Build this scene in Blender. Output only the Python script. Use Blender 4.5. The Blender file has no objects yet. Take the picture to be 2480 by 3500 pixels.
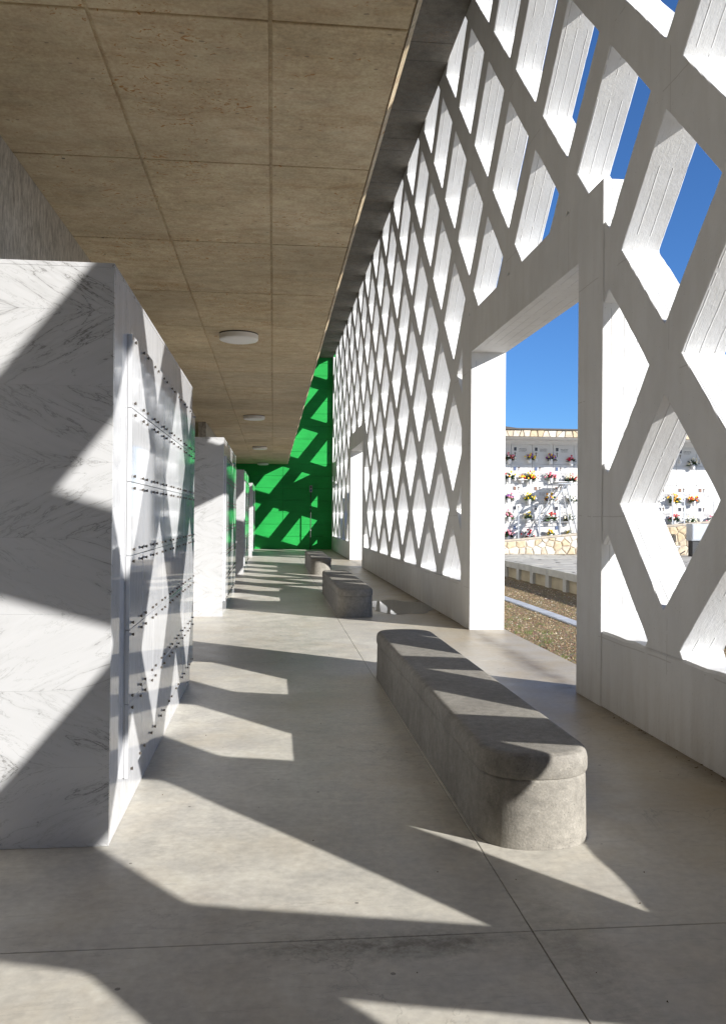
import bpy, bmesh, math, random
from mathutils import Vector, Matrix
random.seed(7)
S = bpy.context.scene
COL = S.collection

# ------------------------------------------------------------------ camera
cd = bpy.data.cameras.new('camera'); cam = bpy.data.objects.new('camera', cd); COL.objects.link(cam)
YAW, PITCH, ROLL = 0.104, 0.008, -0.0084
fwd = Vector((math.sin(YAW)*math.cos(PITCH), math.cos(YAW)*math.cos(PITCH), math.sin(PITCH)))
rgt = Vector((math.cos(YAW), -math.sin(YAW), 0)); up = rgt.cross(fwd)
r2 = math.cos(ROLL)*rgt - math.sin(ROLL)*up; u2 = math.sin(ROLL)*rgt + math.cos(ROLL)*up
M = Matrix((r2, u2, -fwd)).transposed().to_4x4(); M.translation = (0, 0, 1.6)
cam.matrix_world = M
cd.sensor_fit = 'HORIZONTAL'; cd.sensor_width = 36; cd.lens = 2950/2480*36
cd.shift_y = -0.0043; cd.clip_start = 0.05; cd.clip_end = 3000
S.camera = cam
# ------------------------------------------------------------------ world, sun, exposure
SUN = Vector((-1, 0.795, -0.50)).normalized()
w = bpy.data.worlds.new('World'); S.world = w; w.use_nodes = True
nt = w.node_tree; nt.nodes.clear()
sk = nt.nodes.new('ShaderNodeTexSky'); sk.sky_type = 'NISHITA'; sk.sun_disc = False
sk.sun_elevation = math.asin(-SUN.z); sk.sun_rotation = math.atan2(-SUN.x, -SUN.y)
sk.altitude = 1500; sk.air_density = 1.0; sk.dust_density = 0.1; sk.ozone_density = 9.0
bg = nt.nodes.new('ShaderNodeBackground'); bg.inputs[1].default_value = 0.093
ow = nt.nodes.new('ShaderNodeOutputWorld')
nt.links.new(sk.outputs[0], bg.inputs[0]); nt.links.new(bg.outputs[0], ow.inputs[0])
sl = bpy.data.lights.new('sun', 'SUN'); sl.energy = 5.0; sl.angle = math.radians(0.53); sl.color = (1.0, 0.968, 0.92)
so = bpy.data.objects.new('sun', sl); COL.objects.link(so)
so.rotation_euler = SUN.to_track_quat('-Z', 'Y').to_euler(); so.location = (20, -16, 14)
S.view_settings.view_transform = 'Standard'; S.view_settings.look = 'None'
S.view_settings.exposure = 0.88; S.view_settings.gamma = 1.0; S.view_settings.use_curve_mapping = False
S.render.engine = 'CYCLES'
S.cycles.max_bounces = 12; S.cycles.diffuse_bounces = 7; S.cycles.glossy_bounces = 4
S.cycles.use_denoising = True; S.cycles.denoiser = 'OPENIMAGEDENOISE'
S.cycles.sample_clamp_indirect = 8

# ------------------------------------------------------------------ helpers
def tag(o, label=None, cat=None, group=None, kind=None):
    if label: o['label'] = label
    if cat: o['category'] = cat
    if group: o['group'] = group
    if kind: o['kind'] = kind
    return o
def empty(name, loc=(0, 0, 0), rz=0):
    o = bpy.data.objects.new(name, None); COL.objects.link(o); o.location = loc; o.rotation_euler = (0, 0, rz); o.empty_display_size = .2
    return o
class MB:
    def __init__(s): s.v = []; s.f = []; s.m = []; s.uv = []
    def poly(s, pts, m=0, uv=None):
        i = len(s.v); s.v += [tuple(p) for p in pts]; s.f.append(tuple(range(i, i+len(pts)))); s.m.append(m)
        s.uv += uv if uv else [(0, 0)]*len(pts)
    def box(s, x0, x1, y0, y1, z0, z1, m=0):
        a = [(x0,y0,z0),(x1,y0,z0),(x1,y1,z0),(x0,y1,z0),(x0,y0,z1),(x1,y0,z1),(x1,y1,z1),(x0,y1,z1)]
        for q in ((0,3,2,1),(4,5,6,7),(0,1,5,4),(1,2,6,5),(2,3,7,6),(3,0,4,7)): s.poly([a[k] for k in q], m)
    def mesh(s, name, mats):
        me = bpy.data.meshes.new(name); me.from_pydata(s.v, [], s.f)
        for x in (mats if isinstance(mats, (list, tuple)) else [mats]): me.materials.append(x)
        me.polygons.foreach_set('material_index', s.m)
        ul = me.uv_layers.new(name='UVMap'); ul.data.foreach_set('uv', [c for p in s.uv for c in p])
        me.update(); return me
    def build(s, name, mats, parent=None, weld=False, smooth=False):
        me = s.mesh(name, mats)
        return link(name, me, parent, weld, smooth)
def link(name, me, parent=None, weld=False, smooth=False):
    if weld:
        b = bmesh.new(); b.from_mesh(me); bmesh.ops.remove_doubles(b, verts=b.verts, dist=1e-5)
        bmesh.ops.recalc_face_normals(b, faces=b.faces); b.to_mesh(me); b.free()
    if smooth:
        me.polygons.foreach_set('use_smooth', [True]*len(me.polygons))
    o = bpy.data.objects.new(name, me); COL.objects.link(o)
    if parent: o.parent = parent
    return o
def bevel_box(name, x0, x1, y0, y1, z0, z1, mat, parent=None, bev=.004, seg=1):
    cx, cy, cz = (x0+x1)/2, (y0+y1)/2, (z0+z1)/2
    b = bmesh.new(); bmesh.ops.create_cube(b, size=1)
    for v in b.verts: v.co = (v.co.x*(x1-x0), v.co.y*(y1-y0), v.co.z*(z1-z0))
    if bev: bmesh.ops.bevel(b, geom=b.edges[:], offset=bev, segments=seg, affect='EDGES', profile=.5)
    me = bpy.data.meshes.new(name); b.to_mesh(me); b.free(); me.materials.append(mat)
    o = bpy.data.objects.new(name, me); COL.objects.link(o); o.location = (cx, cy, cz)
    if parent: o.parent = parent; o.location = Vector((cx, cy, cz)) - parent.location
    return o
def tube(mb, a, b, r, n=6, m=0):
    a = Vector(a); b = Vector(b); d = (b-a).normalized()
    x = d.orthogonal().normalized(); y = d.cross(x)
    A = [a + r*(math.cos(t*2*math.pi/n)*x + math.sin(t*2*math.pi/n)*y) for t in range(n)]
    B = [p + (b-a) for p in A]
    for k in range(n): mb.poly([A[k], A[(k+1) % n], B[(k+1) % n], B[k]], m)
    mb.poly(A[::-1], m); mb.poly(B, m)
def lathe(mb, prof, n=20, c=(0, 0, 0), m=0):
    for i in range(len(prof)-1):
        (r0, z0), (r1, z1) = prof[i], prof[i+1]
        for k in range(n):
            a, b = 2*math.pi*k/n, 2*math.pi*(k+1)/n
            P = lambda r, z, t: (c[0]+r*math.cos(t), c[1]+r*math.sin(t), c[2]+z)
            q = [P(r0, z0, a), P(r0, z0, b), P(r1, z1, b), P(r1, z1, a)]
            if r0 < 1e-6: q = [q[0], q[2], q[3]]
            elif r1 < 1e-6: q = q[:3]
            mb.poly(q, m)
# ------------------------------------------------------------------ materials
class N:
    def __init__(s, name):
        s.mat = bpy.data.materials.new(name); s.mat.use_nodes = True; s.t = s.mat.node_tree
        s.t.nodes.clear(); s.out = s.t.nodes.new('ShaderNodeOutputMaterial')
        s.b = s.t.nodes.new('ShaderNodeBsdfPrincipled'); s.t.links.new(s.b.outputs[0], s.out.inputs[0])
    def n(s, kind, **kw):
        o = s.t.nodes.new('ShaderNode'+kind)
        for k, v in kw.items(): setattr(o, k, v)
        return o
    def l(s, a, b): s.t.links.new(a, b)
    def setin(s, sock, v):
        if hasattr(v, 'is_output') or isinstance(v, bpy.types.NodeSocket): s.l(v, sock)
        else: sock.default_value = v
    def pos(s): return s.n('NewGeometry').outputs['Position']
    def uv(s): return s.n('UVMap', uv_map='UVMap').outputs[0]
    def rnd(s): return s.n('ObjectInfo').outputs['Random']
    def mapp(s, v, loc=(0,0,0), rot=(0,0,0), sc=(1,1,1)):
        o = s.n('Mapping'); s.l(v, o.inputs[0]); o.inputs[1].default_value = loc; o.inputs[2].default_value = rot; o.inputs[3].default_value = sc
        return o.outputs[0]
    def noise(s, v, scale, detail=4, rough=.55, dist=0.0):
        o = s.n('TexNoise'); s.l(v, o.inputs['Vector']); o.inputs['Scale'].default_value = scale
        o.inputs['Detail'].default_value = detail; o.inputs['Roughness'].default_value = rough; o.inputs['Distortion'].default_value = dist
        return o.outputs[0]
    def vor(s, v, scale, feature='F1', out='Distance', rnd=1.0):
        o = s.n('TexVoronoi', feature=feature); s.l(v, o.inputs['Vector']); o.inputs['Scale'].default_value = scale
        o.inputs['Randomness'].default_value = rnd
        return o.outputs[out]
    def ramp(s, v, stops):
        o = s.n('ValToRGB'); s.l(v, o.inputs[0]); e = o.color_ramp.elements
        while len(e) < len(stops): e.new(.5)
        for k, (p, c) in enumerate(stops):
            e[k].position = p; e[k].color = (c if isinstance(c, (tuple, list)) else (c, c, c)) + ((1,) if not isinstance(c, (tuple, list)) or len(c) == 3 else ()) if isinstance(c, tuple) else (c, c, c, 1)
        return o.outputs[0]
    def math(s, op, a, b=0.0, c=None):
        o = s.n('Math', operation=op); s.setin(o.inputs[0], a); s.setin(o.inputs[1], b)
        if c is not None: s.setin(o.inputs[2], c)
        return o.outputs[0]
    def mix(s, f, a, b, mode='MIX'):
        o = s.n('Mix', data_type='RGBA', blend_type=mode); s.setin(o.inputs[0], f)
        for k, v in ((6, a), (7, b)):
            if isinstance(v, tuple) and len(v) == 3: v = v+(1,)
            s.setin(o.inputs[k], v)
        return o.outputs[2]
    def sep(s, v):
        o = s.n('SeparateXYZ'); s.l(v, o.inputs[0]); return o.outputs
    def comb(s, x, y, z):
        o = s.n('CombineXYZ')
        for k, v in enumerate((x, y, z)): s.setin(o.inputs[k], v)
        return o.outputs[0]
    def bump(s, h, strength=.3, dist=.01, prev=None):
        o = s.n('Bump'); o.inputs['Strength'].default_value = strength; o.inputs['Distance'].default_value = dist
        s.l(h, o.inputs['Height'])
        if prev: s.l(prev, o.inputs['Normal'])
        return o.outputs[0]
    def done(s, col, rough=.6, spec=.5, normal=None, **kw):
        if isinstance(col, tuple) and len(col) == 3: col = col+(1,)
        s.setin(s.b.inputs['Base Color'], col); s.setin(s.b.inputs['Roughness'], rough)
        s.b.inputs['Specular IOR Level'].default_value = spec
        if normal: s.l(normal, s.b.inputs['Normal'])
        for k, v in kw.items(): s.setin(s.b.inputs[k], v)
        return s.mat
def plain(name, col, rough=.6, spec=.4, var=.12, sc=8, **kw):
    m = N(name); p = m.pos(); n = m.noise(p, sc, 5)
    lo = tuple(c*(1-var) for c in col); hi = tuple(min(1, c*(1+var)) for c in col)
    return m.done(m.ramp(n, [(.3, lo), (.7, hi)]), rough, spec, m.bump(m.noise(p, sc*8, 3), .12, .004), **kw)

def mat_white(reveal=False):
    m = N('white_painted_concrete_boards' if reveal else 'white_painted_concrete'); p = m.pos()
    n1 = m.noise(p, 1.3, 6, .6); n2 = m.noise(m.mapp(p, sc=(3, 3, .7)), 2.2, 5, .6)
    base = m.ramp(n1, [(.3, (.70, .70, .69)), (.7, (.80, .80, .79))])
    base = m.mix(m.ramp(n2, [(.42, .0), (.75, .32)]), base, (.58, .56, .52))
    pits = m.vor(p, 26); pm = m.noise(p, 5, 3)
    pit = m.math('MULTIPLY', m.math('LESS_THAN', pits, .085), m.math('GREATER_THAN', pm, .54))
    base = m.mix(m.math('MULTIPLY', pit, .55), base, (.22, .21, .2))
    fine = m.noise(p, 34, 6, .65)
    if reveal:
        uv = m.uv(); s = m.sep(uv)
        wob = m.math('MULTIPLY_ADD', m.noise(m.comb(s[0], 0, s[2]), 3.2, 5, .7), .02, m.math('MULTIPLY', s[1], 1.0))
        t = m.math('PINGPONG', wob, .0575)                # boards about 11 cm wide
        line = m.ramp(t, [(.0012, 1.0), (.0045, 0.0)])
        brk = m.math('GREATER_THAN', m.noise(m.comb(s[0], m.math('MULTIPLY', s[1], .1), 0), 1.3, 5, .6), .46)
        line = m.math('MULTIPLY', line, brk)
        base = m.mix(m.math('MULTIPLY', line, .5), base, (.24, .235, .23))
        bid = m.math('FLOOR', m.math('DIVIDE', wob, .115)); wn = m.n('TexWhiteNoise', noise_dimensions='1D'); m.l(bid, wn.inputs['W'])
        step = wn.outputs['Value']
        base = m.mix(m.math('MULTIPLY', step, .10), base, (.52, .52, .53))
        grain = m.noise(m.mapp(uv, sc=(3, 60, 1)), 3, 5, .6)
        h = m.math('ADD', m.math('MULTIPLY', step, .5), m.math('MULTIPLY', grain, .25))
        h = m.math('SUBTRACT', h, m.math('MULTIPLY', line, .8))
        nm = m.bump(h, .55, .012, m.bump(m.math('SUBTRACT', fine, m.math('MULTIPLY', pit, 1.5)), .25, .01))
    else:
        # faint marks of the shuttering panels on the flat face
        s = m.sep(p)
        wob = m.math('MULTIPLY', m.noise(p, 2.0, 4), .03)
        lz = m.math('LESS_THAN', m.math('PINGPONG', m.math('ADD', m.math('ADD', s[2], .43), wob), .515), .0045)
        ly = m.math('LESS_THAN', m.math('PINGPONG', m.math('ADD', m.math('ADD', s[1], .35), wob), 1.04), .004)
        ln = m.math('MULTIPLY', m.math('MAXIMUM', lz, ly), m.math('GREATER_THAN', m.noise(p, 1.7, 4), .50))
        base = m.mix(m.math('MULTIPLY', ln, .35), base, (.34, .31, .28))
        # splash dirt and old wet runs near the floor of the plinth
        low = m.math('SUBTRACT', 1.0, m.math('MULTIPLY', s[2], 1.6)); low.node.use_clamp = True
        run = m.ramp(m.noise(m.mapp(p, sc=(4, 5, .5)), 1.5, 5, .65), [(.45, 0.0), (.8, .5)])
        base = m.mix(m.math('MULTIPLY', low, run), base, (.44, .40, .34))
        nm = m.bump(m.math('SUBTRACT', fine, m.math('MULTIPLY', m.math('ADD', pit, ln), 1.2)), .3, .008)
    return m.done(base, .62, .35, nm)
WHITE = mat_white(); WREV = mat_white(True)

def mat_concrete(name, lo, hi, rust=0.0, sc=1.0, rough=.7, stain=True, spec=.35, streakz=False):
    m = N(name); p = m.pos()
    n1 = m.noise(p, .9*sc, 7, .62, .3); n2 = m.noise(p, 9*sc, 6, .6)
    c = m.ramp(n1, [(.3, lo), (.7, hi)])
    c = m.mix(.5, c, m.ramp(n2, [(.3, (.3, .3, .3)), (.7, (.7, .7, .7))]), 'OVERLAY')
    if rust:
        r1 = m.noise(m.mapp(p, sc=(.9, 2.6, 1)), 1.6, 7, .7, .6)
        c = m.mix(m.ramp(r1, [(.48, 0.0), (.72, rust)]), c, (.36, .20, .075))
        r2 = m.math('MULTIPLY', m.noise(m.mapp(p, sc=(1, 1.5, 1)), 13, 3, .6, 2.2), m.ramp(m.noise(p, 1.3, 3), [(.35, .85), (.6, 1.08)]))
        c = m.mix(m.ramp(r2, [(.655, 0.0), (.685, min(1, rust*1.9))]), c, (.42, .18, .035))
        c = m.mix(.55, c, m.ramp(m.noise(p, 42, 5, .7), [(.3, (.28, .28, .28)), (.7, (.72, .72, .72))]), 'OVERLAY')
        d = m.math('MULTIPLY', m.math('LESS_THAN', m.math('ADD', m.vor(m.mapp(p, sc=(.8, 1.4, 1)), 9), m.math('MULTIPLY', m.noise(p, 30, 3), .12)), .15), m.math('GREATER_THAN', m.noise(p, 2.6, 3), .47))
        c = m.mix(m.math('MULTIPLY', d, .55), c, (.08, .06, .045))
    if stain:
        st = m.noise(m.mapp(p, sc=(1, 1, .25) if streakz else (1, 1, 1)), 2.4 if streakz else .55, 6, .6)
        c = m.mix(m.ramp(st, [(.5, 0.0), (.75, .35)]), c, tuple(x*.55 for x in lo))
    return m, p, c
m, p, c = mat_concrete('ceiling_concrete', (.50, .405, .255), (.74, .61, .415), rust=.5)
c = m.mix(m.math('MULTIPLY', m.rnd(), .28), c, (.40, .34, .25)); c = m.mix(m.ramp(m.noise(m.mapp(p, sc=(1, 2.2, 1)), 2.2, 8, .7), [(.52, 0.0), (.75, .45)]), c, (.27, .225, .16))
th = m.vor(m.mapp(p, loc=(.2, .3, 0), sc=(1, 1, 0)), 1.45, rnd=.5); c = m.mix(m.math('MULTIPLY', m.math('LESS_THAN', th, .018), .8), c, (.05, .045, .04))
CEIL = m.done(c, .75, .25, m.bump(m.noise(p, 40, 5), .2, .005))
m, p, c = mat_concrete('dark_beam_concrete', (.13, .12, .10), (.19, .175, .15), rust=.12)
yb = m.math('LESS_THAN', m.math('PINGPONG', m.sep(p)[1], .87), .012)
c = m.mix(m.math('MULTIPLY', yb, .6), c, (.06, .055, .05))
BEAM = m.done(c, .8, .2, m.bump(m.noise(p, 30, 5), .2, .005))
m, p, c = mat_concrete('bench_concrete', (.205, .192, .168), (.28, .264, .232), sc=2.2, streakz=True)
dr = m.noise(m.mapp(p, sc=(7, 7, .7)), 1.6, 5, .65)
c = m.mix(m.ramp(dr, [(.54, 0.0), (.72, .28)]), c, (.34, .32, .28))
scr = m.ramp(m.noise(m.mapp(p, rot=(.6, .3, .2), sc=(1, 9, 2)), 6, 4, .6, .8), [(.64, 0.0), (.67, .35), (.70, 0.0)])
c = m.mix(scr, c, (.42, .40, .36))
pr = m.math('MULTIPLY', m.math('LESS_THAN', m.vor(p, 60), .16), m.math('GREATER_THAN', m.noise(p, 9, 3), .56))
c = m.mix(m.math('MULTIPLY', pr, .6), c, (.06, .055, .05)); gf = m.noise(p, 90, 4, .7)
c = m.mix(.5, c, m.ramp(gf, [(.3, (.32, .32, .32)), (.7, (.68, .68, .68))]), 'OVERLAY')
BENCH = m.done(c, .72, .3, m.bump(m.math('SUBTRACT', gf, m.math('MULTIPLY', pr, 2)), .4, .006))

# floor
m = N('floor_concrete'); p = m.pos(); s = m.sep(p)
n1 = m.noise(p, .55, 8, .62, .4); n2 = m.noise(p, 3.2, 7, .65); n3 = m.noise(p, 22, 5, .6)
c = m.ramp(n1, [(.28, (.42, .40, .35)), (.5, (.50, .48, .43)), (.72, (.59, .57, .515))])
c = m.mix(.6, c, m.ramp(n2, [(.3, (.36, .365, .38)), (.7, (.65, .64, .61))]), 'OVERLAY')
c = m.mix(.45, c, m.ramp(n3, [(.3, (.36, .36, .36)), (.7, (.64, .64, .64))]), 'OVERLAY')
rs = m.noise(p, 1.1, 6, .65, .5)
c = m.mix(m.ramp(rs, [(.50, 0.0), (.76, .34)]), c, (.40, .30, .17))
far_x = m.math('MULTIPLY', m.math('SUBTRACT', s[0], 1.3), .8); far_x.node.use_clamp = True
c = m.mix(m.math('MULTIPLY', far_x, m.ramp(m.noise(p, 1.6, 6, .6), [(.3, .25), (.7, .75)])), c, (.34, .255, .135))
scuff = m.ramp(m.noise(m.mapp(p, rot=(0, 0, .5), sc=(1, 6, 1)), 3.0, 6, .7, 1.6), [(.60, 0.0), (.635, .34), (.67, 0.0)])
c = m.mix(scuff, c, (.22, .21, .19))
crk = m.ramp(m.noise(m.mapp(p, loc=(4, 2, 0)), .8, 8, .62, .7), [(.4975, 0.0), (.5, .45), (.5025, 0.0)])
c = m.mix(m.math('MULTIPLY', crk, m.ramp(m.noise(p, .5, 2), [(.5, 0.0), (.58, 1.0)])), c, (.16, .145, .12))
dk = m.math('MULTIPLY', m.math('LESS_THAN', m.vor(p, 3.1), .03), .7)
c = m.mix(dk, c, (.07, .06, .05))
# old damp stain along the cut joint, and one along the foot of the lattice wall
dy = m.math('ABSOLUTE', m.math('SUBTRACT', s[1], 3.20)); dx = m.math('ABSOLUTE', m.math('SUBTRACT', s[0], .45))
a1 = m.math('SUBTRACT', 1.0, m.math('MULTIPLY', dy, 4.6)); a1.node.use_clamp = True
a2 = m.math('SUBTRACT', 1.25, m.math('MULTIPLY', dx, 1.45)); a2.node.use_clamp = True
sn = m.math('MULTIPLY', m.noise(m.mapp(p, sc=(1, 1.6, 1)), 3.4, 8, .75, .6), m.ramp(m.noise(p, 26, 6, .8), [(.30, .55), (.68, 1.15)]))
sm = m.ramp(m.math('MULTIPLY', m.math('MULTIPLY', a1, a2), sn), [(.17, 0.0), (.46, .80)])
c = m.mix(sm, c, (.105, .095, .075))
dj = m.math('ABSOLUTE', m.math('SUBTRACT', s[0], 1.12)); b1 = m.math('SUBTRACT', 1.0, m.math('MULTIPLY', dj, 2.6)); b1.node.use_clamp = True
b2 = m.math('SUBTRACT', 1.0, m.math('MULTIPLY', m.math('ABSOLUTE', m.math('SUBTRACT', s[1], 3.1)), .95)); b2.node.use_clamp = True
c = m.mix(m.ramp(m.math('MULTIPLY', m.math('MULTIPLY', b1, b2), sn), [(.17, 0.0), (.48, .6)]), c, (.15, .138, .11))
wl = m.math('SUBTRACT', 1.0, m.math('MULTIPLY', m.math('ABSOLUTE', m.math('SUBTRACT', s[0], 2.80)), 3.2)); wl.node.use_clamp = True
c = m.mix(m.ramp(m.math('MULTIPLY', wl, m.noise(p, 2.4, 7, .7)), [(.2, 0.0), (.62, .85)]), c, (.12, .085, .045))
ro = m.ramp(n2, [(.3, .34), (.7, .52)])
FLOOR = m.done(c, ro, .45, m.bump(m.noise(p, 14, 6, .6), .12, .006))
JOINT = plain('joint_filler', (.06, .055, .048), .9, .1)

# marble
def marble(name, fold, vein_rot, base, vein, rough, streak=0.0, vscale=1.0, amount=1.0):
    m = N(name); p = m.pos()
    if fold:
        s = m.sep(p); z = m.math('PINGPONG', m.math('SUBTRACT', s[2], .018), .366)
        cc = m.math('FLOOR', m.math('DIVIDE', m.math('SUBTRACT', s[2], .018), .732))
        p2 = m.comb(s[0], m.math('ADD', s[1], m.math('MULTIPLY', cc, .13)), m.math('ADD', z, m.math('MULTIPLY', cc, .21)))
    else:
        o = m.n('VectorMath', operation='ADD'); m.l(p, o.inputs[0]); r = m.rnd()
        m.l(m.comb(m.math('MULTIPLY', r, 3), m.math('MULTIPLY', r, 17), m.math('MULTIPLY', r, 9)), o.inputs[1]); p2 = o.outputs[0]
    q = m.mapp(m.mapp(p2, rot=vein_rot), sc=(.42, 1, 2.3))
    n1 = m.noise(q, 2.3*vscale, 9, .58, .55); n2 = m.noise(m.mapp(q, loc=(7, 3, 1)), 5.5*vscale, 8, .6, .8)
    n3 = m.noise(m.mapp(q, loc=(1, 9, 4), sc=(1, 1, 1.6)), 3.0*vscale, 6, .6)
    dens = m.ramp(m.noise(p2, 1.7, 4), [(.35, .15), (.65, 1.0)])
    b = m.ramp(n3, [(.25, tuple(x*.93 for x in base)), (.75, base)])
    v1 = m.ramp(n1, [(.4925, 0.0), (.5, .85*amount), (.5075, 0.0)])
    v2 = m.ramp(n2, [(.493, 0.0), (.5, .6*amount), (.507, 0.0)])
    b = m.mix(m.math('MULTIPLY', m.ramp(n1, [(.44, 0.0), (.5, .17*amount), (.55, 0.0)]), dens), b, vein)
    b = m.mix(m.ramp(m.noise(m.mapp(q, loc=(3, 5, 8)), 1.3, 6, .6, 1.2), [(.48, 0.0), (.62, .07), (.66, 0.0)]), b, vein)
    c = m.mix(m.math('MULTIPLY', v1, dens), b, vein)
    c = m.mix(m.math('MULTIPLY', v2, dens), c, vein)
    sp = m.math('MULTIPLY', m.math('LESS_THAN', m.vor(m.mapp(p2, sc=(.7, 1, 1)), 7), .05), .4*amount)
    c = m.mix(sp, c, vein)
    if streak:
        st = m.noise(m.mapp(p2, rot=(.06, .05, 0), sc=(5, 5, .55)), 3.4, 9, .7, .25)
        c = m.mix(m.ramp(st, [(.38, 0.0), (.68, streak)]), c, tuple(x*.52 for x in base))
    return m.done(c, rough, .5, m.bump(m.noise(p, 3, 3), .03, .004))
MARB_F = marble('white_marble_bookmatched', True, (0, .45, 0), (.515, .52, .528), (.12, .117, .108), .16, vscale=1.15)
MARB_S = marble('white_marble_streaked', False, (0, 1.3, .4), (.57, .578, .595), (.25, .255, .27), .05, streak=.30, amount=.5)
def grain(mat):
    t = mat.node_tree; b = t.nodes['Principled BSDF']; src = b.inputs['Base Color'].links[0].from_socket
    g = t.nodes.new('ShaderNodeNewGeometry'); mp = t.nodes.new('ShaderNodeMapping'); mp.inputs[3].default_value = (1, 2.2, .7); t.links.new(g.outputs['Position'], mp.inputs[0])
    n = t.nodes.new('ShaderNodeTexNoise'); n.inputs['Scale'].default_value = 13; n.inputs['Detail'].default_value = 7; n.inputs['Roughness'].default_value = .75; t.links.new(mp.outputs[0], n.inputs['Vector'])
    r = t.nodes.new('ShaderNodeValToRGB'); r.color_ramp.elements[0].position = .34; r.color_ramp.elements[0].color = (.16, .15, .13, 1); r.color_ramp.elements[1].position = .62; r.color_ramp.elements[1].color = (.74, .72, .69, 1); t.links.new(n.outputs[0], r.inputs[0])
    m = t.nodes.new('ShaderNodeMix'); m.data_type = 'RGBA'; m.blend_type = 'OVERLAY'; m.inputs[0].default_value = .8; t.links.new(src, m.inputs[6]); t.links.new(r.outputs[0], m.inputs[7]); t.links.new(m.outputs[2], b.inputs['Base Color'])
    return mat
MARB_B = marble('grey_marble_cladding', False, (0, 1.2, .4), (.46, .44, .41), (.15, .145, .14), .4, streak=.35, amount=.8); grain(MARB_B)
BRONZE = plain('bronze_stud', (.16, .14, .12), .35, .6, Metallic=.7)
# green wall
m = N('green_painted_concrete'); p = m.pos()
g1 = m.noise(p, .8, 6, .6); g2 = m.noise(m.mapp(p, sc=(.8, 1, 9)), 2.0, 6, .65)
c = m.ramp(g1, [(.3, (.012, .30, .052)), (.7, (.02, .40, .075))])
c = m.mix(m.ramp(g2, [(.42, 0.0), (.72, .45)]), c, (.01, .20, .045))
GREEN = m.done(c, .5, .3, m.bump(g2, .35, .01))

# ------------------------------------------------------------------ dimensions
W = 2.79; TH = .32; YB = -11.0; YE = 40.77; SILL = .635; TOP = 9.07; HC = 4.0; XE = .68; XB = -1.74
DOORS = [(-11.55, -7.2), (7.68, 12.0), (26.85, 31.1)]; DH = 3.94; FR = .59; FT = 4.5
# ------------------------------------------------------------------ floor: cast slabs with cut joints
fl = empty('floor'); tag(fl, kind='structure')
ysp = [YB-.4, -2.9, 3.26, 9.42, 15.55, 21.7, 27.85, 34.0, 40.9]
for xa, xb in ((-6.2, 1.012), (1.012, 3.30)):
    for ya, yb in zip(ysp[:-1], ysp[1:]):
        bevel_box('floor_slab', xa+.002, xb-.002, ya+.002, yb-.002, -.14, 0, FLOOR, fl, .002)
sub = MB(); sub.box(-6.15, 3.25, YB-.35, 40.8, -.145, -.006); sub.build('joint_bed', JOINT, fl)
# ------------------------------------------------------------------ ceiling: board panels with joints
ce = empty('ceiling', (0, 0, HC)); tag(ce, kind='structure')
sb = MB(); sb.box(-6.2, XE-.03, YB, YE, HC+.014, HC+.2)
sb.poly([(XE-.03, YB, HC+.001), (XE-.03, YE, HC+.001), (XE, YE, HC+.035), (XE, YB, HC+.035)][::-1])
sb.poly([(XE, YB, HC+.035), (XE, YE, HC+.035), (XE, YE, HC+.2), (XE, YB, HC+.2)][::-1])
o = sb.build('ceiling_slab', CEIL, None); o.parent = ce; o.matrix_parent_inverse = Matrix.Translation((0, 0, -HC))
xs = [XE-.031, -.035, -.905, -1.775, -2.645, -3.515, -4.385, -6.2]
k0 = -8
ys = [4.2 + 1.737*k for k in range(k0, 22)] + [YE]
shared = {}
for i in range(len(xs)-1):
    for j in range(len(ys)-1):
        lx, ly = xs[i]-xs[i+1], ys[j+1]-ys[j]
        key = (i, round(ly, 3))
        if key not in shared:
            b = bmesh.new(); bmesh.ops.create_cube(b, size=1)
            for v in b.verts: v.co = (v.co.x*(lx-.018), v.co.y*(ly-.018), v.co.z*.014)
            bmesh.ops.bevel(b, geom=[e for e in b.edges if all(q.co.z < 0 for q in e.verts)], offset=.004, segments=1, affect='EDGES')
            me = bpy.data.meshes.new('ceiling_panel'); b.to_mesh(me); b.free(); me.materials.append(CEIL); shared[key] = me
        o = bpy.data.objects.new('ceiling_panel', shared[key]); COL.objects.link(o); o.parent = ce
        o.location = ((xs[i]+xs[i+1])/2, (ys[j]+ys[j+1])/2, .0065 + random.uniform(-.0012, .0012))
# ------------------------------------------------------------------ upper void: inner wall above the ceiling edge, roof slab
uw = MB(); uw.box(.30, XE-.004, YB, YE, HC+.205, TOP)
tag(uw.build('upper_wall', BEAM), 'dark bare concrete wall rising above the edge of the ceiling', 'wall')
rf = empty('roof_slab', (0, 0, TOP)); tag(rf, 'dark board marked concrete roof slab above the top of the lattice', 'roof')
ry = [YB + 3.48*k for k in range(16)]; ry[-1] = YE
for ya, yb in zip(ry[:-1], ry[1:]):
    bevel_box('roof_bay', .30, W-.004, ya+.004, yb-.004, TOP, TOP+.3, BEAM, rf, .006)
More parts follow.
